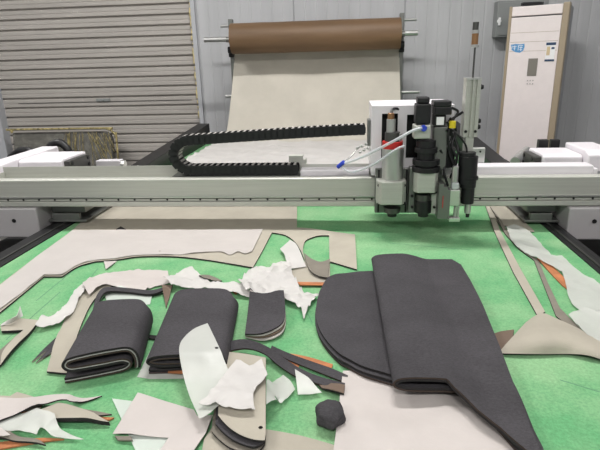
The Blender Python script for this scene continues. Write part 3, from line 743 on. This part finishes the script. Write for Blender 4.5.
loft('fabric_strip',[[(93,310,.010),(98,310,.010)],[(97,296,.014),(101,298,.014)],[(106,288,.016),(109,292,.016)],[(130,289,.012),(130,293,.012)],[(150,291,.010),(150,295,.010)],[(163,288,.012),(164,291,.012)]],CH,t=.006,lab='thin black strip curving round behind the front folded stack',cat='fabric strip')
sheet('fabric_wedge',corners([(162,288),(173,287),(166,308)]),['foam_brown','charcoal_edge'],t=.003,cell=.01,lab='small pointed brown wedge between the two folded charcoal stacks')
sheet('tissue_crumple',[(164,284,1),(172,279),(182,272),(192,269,1),(203,278),(214,285),(232,286),(246,288,1),(252,299,1),(238,297),(215,293),(190,290),(172,291,1)],['tissue'],t=.0008,cell=.011,amp=.008,fr=12,crease=.009,lab='crumpled white tissue behind the middle folded stack',cat='tissue')
sheet('tissue_crumple',[(238,287,1),(246,278),(255,270),(268,269),(280,267),(290,262,1),(292,275),(297,286),(304,294),(319,297,1),(311,306),(304,321,1),(299,309),(289,305),(280,299),(262,297),(246,297,1)],['tissue'],t=.0008,cell=.011,amp=.008,fr=16,crease=.011,lab='large crumpled white tissue pile between the small stack and the cream remnant',cat='tissue')
loft('tissue_strip',[[(280,249,.014),(290,240,.008)],[(284,254,.018),(296,244,.016)],[(286,260,.018),(301,254,.02)],[(288,269,.014),(306,267,.008)]],['tissue'],t=.001,amp=.003,lab='white tissue tail lying over the cream remnant opening',cat='tissue')
sheet('fabric_strip',[(199,277,1),(210,275.5),(222,279,1),(210,280.5)],['grey_under','charcoal_edge'],t=.003,cell=.01,lab='short dark sliver lying behind the crumpled tissue',z=.01)
# lower left pile
PL=dict(cell=.016)
sheet('fabric_shard',[(-12,444,1),(0,442),(40,438),(64,439,1),(40,442),(0,449),(-12,452,1)],ORG,t=.003,lab='long orange-brown strip at the bottom of the lower left pile',**PL)
sheet('fabric_shard',corners([(92,416),(114,417.5),(110,419.5),(94,420)]),ORG,t=.003,lab='small orange-brown tip pointing right from the lower left pile',cell=.01)
sheet('fabric_shard',[(60,406,1),(80,409),(112,416,1),(92,418,1),(60,418,1)],['grey_under','charcoal_edge'],t=.003,lab='pointed taupe shard pointing right in the lower left pile',**PL)
sheet('fabric_shard',[(-10,397,1),(0,396),(10,396.5,1),(16,392,1),(30,396),(42,400,1),(40,412,1),(-10,412,1)],['cream','orange_brown'],t=.004,lab='cream shard with an orange edge at the back of the lower left pile',**PL)
sheet('fabric_shard',[(59,407,1),(72,410),(90,417),(110,425,1),(85,424),(58,423,1),(36,416,1)],CR,t=.009,lab='cream triangular shard with a thick black edge in the lower left pile',**PL)
sheet('film_scrap',[(-12,424,1),(38,414,1),(56,421,1),(62,432),(84,440,1),(70,440),(54,439),(47,435),(41,432),(37,437,1),(20,434),(-12,432,1)],['film_pale'],t=.0008,amp=.002,fr=12,crease=.003,lab='pointed translucent film scrap under the lower left shards',cat='plastic film',**PL)
sheet('fabric_shard',[(-12,432,1),(6,435),(20,439),(36,441),(46,446,1),(30,444),(12,443),(-12,440,1)],GR,t=.004,lab='curved dark grey strip at the bottom left corner of the bed',**PL)
sheet('paper_scrap',corners([(-10,433),(2,433),(12,441),(4,442),(-10,439)]),['paper'],t=.001,cell=.01,lab='small white paper tip on the dark strip at the bottom left corner',cat='paper')
sheet('fabric_shard',[(-12,400,1),(2,400),(20,401),(45,401),(75,400),(102,396,1),(85,402),(71,406),(60,406.5),(45,411),(24,417),(-12,428,1)],['paper','charcoal_edge'],t=.003,amp=.0012,fr=10,lab='long pale shard lying on top of the lower left pile',**PL)
# paper and card in the front middle
sheet('film_scrap',corners([(112,398),(134,401),(170,438),(172,465),(142,465)]),['film'],t=.0008,cell=.02,amp=.002,fr=12,lab='translucent film triangle under the square white paper at the front',cat='plastic film')
sheet('fabric_strip',corners([(115,437),(131,438),(133,442),(118,441)]),['grey_under'],t=.003,cell=.01,lab='short dark strip peeking out under the square white paper')
sheet('fabric_sheet',[(198,474,1),(204,440,1),(215,424,1),(240,426),(268,430,1),(300,436),(335,446,1),(342,476,1)],CR,t=.003,cell=.02,amp=.002,lab='flat cream sheet at the bottom edge, in front of the holed cream card',cat='fabric')
sheet('paper_sheet',corners([(138,394),(194,410),(200,421),(172,443),(168,439),(113,436)]),['paper'],t=.0012,cell=.018,amp=.002,fr=6,lab='square white paper at the front, left of the crumpled paper',cat='paper')
sheet('paper_sheet',corners([(196,419),(213,418),(206,436),(186,464),(152,464),(170,440)]),['paper'],t=.0012,cell=.018,amp=.004,fr=8,lab='narrow white paper strip running off the bottom edge of the picture',cat='paper')
# large charcoal panel bundle on the right, with the big paper under it
def pz(x,y): return .004*abs(math.sin(x*17+y*9))**8+.004*abs(math.sin(x*9-y*21+1))**10
sheet('paper_sheet',corners([(343,372),(360,372),(500,398),(528,480),(331,480)]),['paper'],t=.0012,cell=.02,amp=.003,fr=5,crease=.004,zfun=pz,lab='large creased white paper at the bottom, under the big charcoal panels',cat='paper')
# black curved strips between the bundles
def band(pts,w,z=.01,zz=None):
    return [[(x,y-w/2,z),(x,y+w/2,z)] for x,y in pts]
sheet('fabric_strip',[(290,353,1),(310,357),(333,364,1),(330,372,1),(310,366)],ORG,t=.002,cell=.012,lab='orange-brown piece between the black strips and the half-round panel')
sheet('fabric_strip',[(268,355,1),(280,358),(298,364),(296,370,1),(280,366)],ORG,t=.002,cell=.012,lab='narrow orange-brown sliver under the black strips beside the cream card')
sheet('fabric_strip',corners([(316,382),(330,386),(345,391),(344,400),(322,391)]),['foam_brown','charcoal_edge'],t=.004,cell=.012,lab='brown foam strip in front of the black strips near the large white paper')
loft('fabric_strip',[[(272,346,.012),(270,351,.008)],[(290,354,.012),(288,360,.006)],[(312,362,.010),(310,369,.006)],[(332,369,.010),(330,377,.006)],[(348,376,.008),(347,384,.004)]],CHB,t=.004,lab='upper black strip running right under the half-round charcoal panel',cat='fabric strip')
# holed card with its dark plies
cd=thing('card_bundle',U(240,405),'cream holed card on dark curved plies at the front, under crumpled paper','fabric piece')
base=[(226,355,1),(245,357),(266,361,1),(266,447,1),(254,446),(240,441),(228,433),(219,424,1),(219,380,1)]
for k,(dx,dy,m) in enumerate(((-7,12,['grey_under','charcoal_edge']),(-3,6,CH),(0,0,['cream','charcoal_edge']))):
    o=[(p[0]+(dx if p[1]>400 and p[0]<250 else 0),p[1]+(dy if p[1]>400 and p[0]<262 else 0))+tuple(p[2:]) for p in base]
    sheet('ply' if k<2 else 'card',o,m,t=.004,cell=.014,z=.006*k+.004,parent=cd,dots=([(261,434)] if k==2 else ()),zfun=(lambda x,y:.003))
loft('fabric_strip',[[(214,353,.012),(217,361,.004)],[(227,343,.024),(229,352,.014)],[(247,340,.028),(247,349,.018)],[(267,347,.024),(264,354,.016)],[(283,358,.020),(279,366,.012)],[(302,370,.016),(298,378,.010)],[(322,378,.012),(320,385,.008)],[(345,384,.010),(345,392,.006)]],CHB,t=.006,lab='long black strip curving from the middle folded stack to the large white paper',cat='fabric strip')
WR=dict(cell=.012)
sheet('film_scrap',[(267,390,1),(275,380),(283,373,1),(290,380),(295,388,1),(286,399),(277,407,1),(267,415,1)],['film_pale'],t=.0007,amp=.003,fr=12,crease=.004,lab='translucent film with a small round hole, right of the cream card',cat='plastic film',dots=[(277,402)],z=.01,**WR)
sheet('film_scrap',corners([(295,373),(308,380),(322,391),(310,393),(298,394)]),['film_pale'],t=.0007,amp=.004,lab='small pale film triangle in front of the curved black strips',cat='plastic film',z=.012,**WR)
# ---- middle folded stacks
def quad(F0,F1,B0,B1):
    F0,F1,B0,B1=[U(*p) for p in (F0,F1,B0,B1)]; W=(F1-F0).length
    def fr(u,v): u=u/W; return (F0+(F1-F0)*u)*(1-v)+(B0+(B1-B0)*u)*v
    return fr,W
def vr_round(W,r0=.05,r1=.10):
    def f(u,s):
        a=min(1,max(0,u/W)); return (.0+.012*math.sin(s*9), 1-(r0 if a<.5 else r1)*abs(2*a-1)**6)
    return f
def bundle(name,quadpx,pth,plies,lab,rr=(.05,.10)):
    fr,W=quad(*quadpx); P=[Vector((p.x,p.y)) for p in catmull([Vector((a*W,b,0)) for a,b in pth],7)]
    t=thing(name,fr(W/2,.5),lab,'folded fabric')
    for k,(d,th,m) in enumerate(plies): fold_ply('ply',P,d,th,fr,m,t,vr_round(W,*rr))
    return t
WH=['lining','lining']
Apath=[(.02,.010),(.3,.010),(.6,.011),(.84,.014),(.93,.024),(.84,.034),(.6,.034),(.3,.034),(.13,.036),(.06,.047),(.13,.058),(.4,.062),(.7,.063),(.93,.061),(1.03,.048),(1.06,.028),(1.05,.012)]
sheet('film_scrap',corners([(137,376),(150,350),(160,350),(215,372),(225,378),(150,378)]),['film_pale'],t=.0007,cell=.016,lab='pale film showing under the front of the middle folded stack',cat='plastic film')
a_=bundle('folded_stack',((64,385),(135,373),(97,323),(150,322)),Apath,[(-.0050,.0036,CHB),(-.0014,.0012,WH),(.0032,.0048,CH)],'charcoal fabric folded into a thick stack, the one nearest the left edge')
Bpath=[(.03,.008),(.4,.008),(.80,.010),(.93,.018),(.80,.026),(.4,.026),(.16,.027),(.05,.035),(.14,.043),(.4,.046),(.8,.046),(.98,.042),(1.04,.026),(1.03,.010)]
sheet('fabric_scrap',corners([(170,366),(205,369),(205,377),(186,376),(168,374)]),ORG,t=.002,cell=.015,lab='orange-brown piece showing under the front of the middle folded stack')
b_=bundle('folded_stack',((147,375),(222,375),(175,305),(236,305)),Bpath,[(-.0035,.0035,CHB),(.0035,.0042,CH)],'charcoal fabric folded into a stack in the middle, behind the paper with a hole',rr=(.06,.14))
s_=thing('small_stack',U(262,330),'small square stack of charcoal, white and brown pieces with rounded corners','fabric stack')
base=[(250,299,1),(284,299,1),(285.5,312),(284,323),(277,330),(262,336),(245,336.5,1)]
for k,(dy,m) in enumerate(((8,CH),(8,['paper']),(5,['foam_brown','foam_brown']),(2.2,['paper']),(0,CH))):
    o=[(p[0]+(dy*.05),p[1]+(dy*max(0,min(1,(p[0]-238)/36)) if p[1]>305 else 0))+tuple(p[2:]) for p in base]
    sheet('ply',o,m,t=.0032,gap=.0012,cell=.012,z=.0045*k,parent=s_,relax=3,amp=.001)
# papers lying over the card and the stack front
sheet('paper_sheet',[(208,328,1),(195,333),(185,341),(180,351),(181,365),(188,388),(199,414,1),(212,408),(230,392),(234,378,1),(222,356)],['film_pale'],t=.0009,cell=.013,amp=.004,fr=10,dots=[(217,352)],z=.045,relax=60,lab='translucent paper with a small round hole leaning on the middle folded stack',cat='paper')
sheet('paper_sheet',[(237,370,1),(250,374,1),(262,367,1),(268,383,1),(256,397),(254,409),(256,419,1),(240,420),(214,417),(199,415,1),(210,406),(222,390,1)],['tissue'],t=.0009,cell=.012,amp=.006,fr=14,crease=.006,z=.02,relax=30,lab='crumpled white paper lying on top of the cream holed card',cat='paper')
# dark round scrap
bl=NB(); c0=U(330,424); g=bmesh.ops.create_icosphere(bl,subdivisions=4,radius=1)
for v in bl.verts:
    n_=v.co.copy(); r=1+.14*noise.noise(n_*1.5+Vector((3,0,0)))+.05*noise.noise(n_*4)
    a=math.atan2(n_.y,n_.x); hexa=1/max(abs(math.cos(((a+.3)%(math.pi/3))-math.pi/6)),.5)
    v.co=Vector((c0.x+n_.x*r*.028*hexa*.98,c0.y+n_.y*r*.030*hexa,BED+.0015+.021+n_.z*.021*(.9+.1*r)))
o=link_mesh('fabric_lump',bl,'charcoal',None,smooth=50); tag(o,'small balled-up charcoal lump left of the large white paper','scrap')
# half-round panel plies and the long folded panel over them
pb=thing('panel_bundle',U(420,340),'large half-round charcoal panels with a folded long panel lying over them','fabric panels')
hr=[(338,281,1),(372,279,1),(455,279,1),(470,290,1),(532,448,1),(545,474,1),(520,462),(500,440),(484,424),(472,411),(452,392,1),(400,392),(380,387),(355,377),(335,361),(321,343),(316,326),(317.5,309),(325,293)]
for k,(m,o_) in enumerate(((CHB,0),(CH,0),(CH,0))):
    cx,cy=430,350
    o=[(cx+(p[0]-cx)*(1+(.006 if k%2 else -.002)*(1 if p[0]<400 else -1)),p[1]-k*2.1+(1 if k%2 else 0))+tuple(p[2:]) for p in hr]
    sheet('panel_ply',o,m,t=.0045,gap=.0006,cell=.022,z=0,parent=pb,relax=3,amp=.0012,fr=7)
# fold: plan frame from the left fold line
zt_=.055
A0=U(394,379,BED+zt_); B0=U(372,256,BED+zt_); ev=(B0-A0).normalized(); eu=Vector((ev.y,-ev.x,0))
LV=(B0-A0).length
poly=[U(x,y,BED+z_) for x,y,z_ in ((394,379,.055),(372,256,.055),(415,255,.05),(452,258,.04),(463,266,.035),(482,305,.03),(500,350,.03),(520,405,.028),(545,470,.026),(520,450,.026),(500,429,.033),(477,415,.034),(463,403,.035),(453,394,.038),(447,384,.045))]
pl2=[((p-A0).dot(eu),(p-A0).dot(ev)) for p in poly]
UMX=max(a for a,b in pl2)
def vrange(u,s):
    u_=min(max(.002,u),UMX-.003); hit=[]
    for i in range(len(pl2)):
        (a,b),(c,d)=pl2[i],pl2[(i+1)%len(pl2)]
        if (a-u_)*(c-u_)<=0 and abs(a-c)>1e-9: hit.append(b+(d-b)*(u_-a)/(c-a))
    if not hit: return (0,.01)
    lo,hi=min(hit),max(hit)
    if s<.40: lo=max(lo,-.0)
    return (lo,hi)
UM=max(a for a,b in pl2)-.004; print('UM',UM)
def fr2(u,v): p=A0+eu*u+ev*v; return p
zb=.0262
Ep=[(.128,zb+.004),(.10,zb+.004),(.04,zb+.004),(.012,zb+.008),(.002,zb+.017),(.012,zb+.026),(.04,zb+.029),(.09,zb+.028),(.115,zb+.024),(.14,zb+.016)]+[(.15+(UM-.15)*k/8,zb+(.006 if k>1 else .008)) for k in range(1,9)]
P=[Vector((p.x,p.y)) for p in catmull([Vector((a,b,0)) for a,b in Ep],6)]
fold_ply('fold_ply',P,.0022,.0038,fr2,CHB,pb,vrange); fold_ply('fold_ply',P,-.0030,.0042,fr2,CH,pb,vrange)
# cut marks pressed into the felt
for a,b in (((62,316),(98,268)),((36,301),(120,232)),((388,243),(470,250)),((6,340),(60,292)),((560,380),(600,392)),((300,300),(312,322))):
    p=U(*a); q=U(*b); d=(q-p).normalized(); n_=Vector((-d.y,d.x,0))*.0011
    bm=NB(); vs_=[bm.verts.new(v+Vector((0,0,.0004))) for v in (p-n_,p+n_,q+n_,q-n_)]+[bm.verts.new(v-Vector((0,0,.001))) for v in (p-n_,p+n_,q+n_,q-n_)]
    bm.faces.new(vs_[:4]); bm.faces.new(vs_[4:][::-1])
    for i in range(4): bm.faces.new((vs_[i],vs_[(i+1)%4],vs_[4+(i+1)%4],vs_[4+i]))
    bmesh.ops.recalc_face_normals(bm,faces=bm.faces); link_mesh('cut_mark',bm,'felt_cut',tb)
# ---- right side strips
sheet('fabric_scrap',[(487,206,1),(519,205,1),(523,219),(535,232,1),(524,231),(512,227),(500,226,1),(493,216)],CR,t=.002,cell=.016,amp=.003,lab='small cream scrap in the shade of the beam at the far right of the bed')
sheet('fabric_strip',corners([(485,206),(489,206),(500,231),(521,270),(545,312),(538,317),(513,272),(494,231)]),CR,t=.004,cell=.02,lab='long narrow cream strip running down the right side of the bed',cat='fabric strip')
sheet('fabric_strip',corners([(490,209),(508,232),(524,251),(538,259),(548,283),(560,308),(582,330),(606,350),(606,354),(584,338),(556,316),(545,288),(534,260),(520,250),(505,234)]),['grey_under','charcoal_edge'],t=.003,cell=.02,lab='thin grey-brown strip between the cream strip and the film ribbon',cat='fabric strip')
sheet('fabric_strip',corners([(537,259),(546,260),(568,281),(570,291),(562,285)]),ORG,t=.003,cell=.015,lab='orange-brown strip beneath the film ribbon at the right',cat='fabric strip')
sheet('film_ribbon',[(506,227,1),(514,225,1),(530,231,1),(541,243),(551,254,1),(562,255,1),(576,268),(592,278),(612,290,1),(612,322,1),(582,311,1),(572,302),(567,290),(563,275),(555,268),(536,259),(522,250),(512,241)],['film_pale'],t=.0009,cell=.015,amp=.004,fr=10,crease=.004,z=.01,lab='long translucent white film ribbon curving along the right edge of the bed',cat='plastic film')
sheet('film_scrap',corners([(568,317),(584,311),(612,320),(612,358),(592,345)]),['film_pale'],t=.0009,cell=.015,amp=.005,fr=14,crease=.004,lab='wide pinkish film end at the right picture edge above the curled sheet',cat='plastic film')
loft('inner_curl',[[(489,336,.004),(500,332,.006),(514,330,.01)],[(495,347,.004),(504,345,.012),(514,341,.02)],[(500,353,.003),(510,352,.008),(524,350,.012)]],['foam_brown','charcoal_edge'],t=.003,lab='brown curled scrap at the left end of the bulging cream sheet')
loft('curled_sheet',[[(498,354,.004),(506,345,.014),(516,334,.018),(526,323,.014)],[(516,354,.008),(524,340,.028),(534,326,.028),(541,314,.014)],[(540,354,.008),(546,340,.032),(552,328,.028),(556,319,.012)],[(568,354,.006),(572,345,.022),(576,337,.028),(580,330,.010)],[(590,356,.012),(592,351,.020),(596,346,.020),(600,342,.010)],[(612,364,.004),(612,360,.010),(613,355,.010),(614,351,.004)]],CR,t=.004,lab='bulging curled cream sheet at the right, beside the long charcoal panel',cat='fabric')
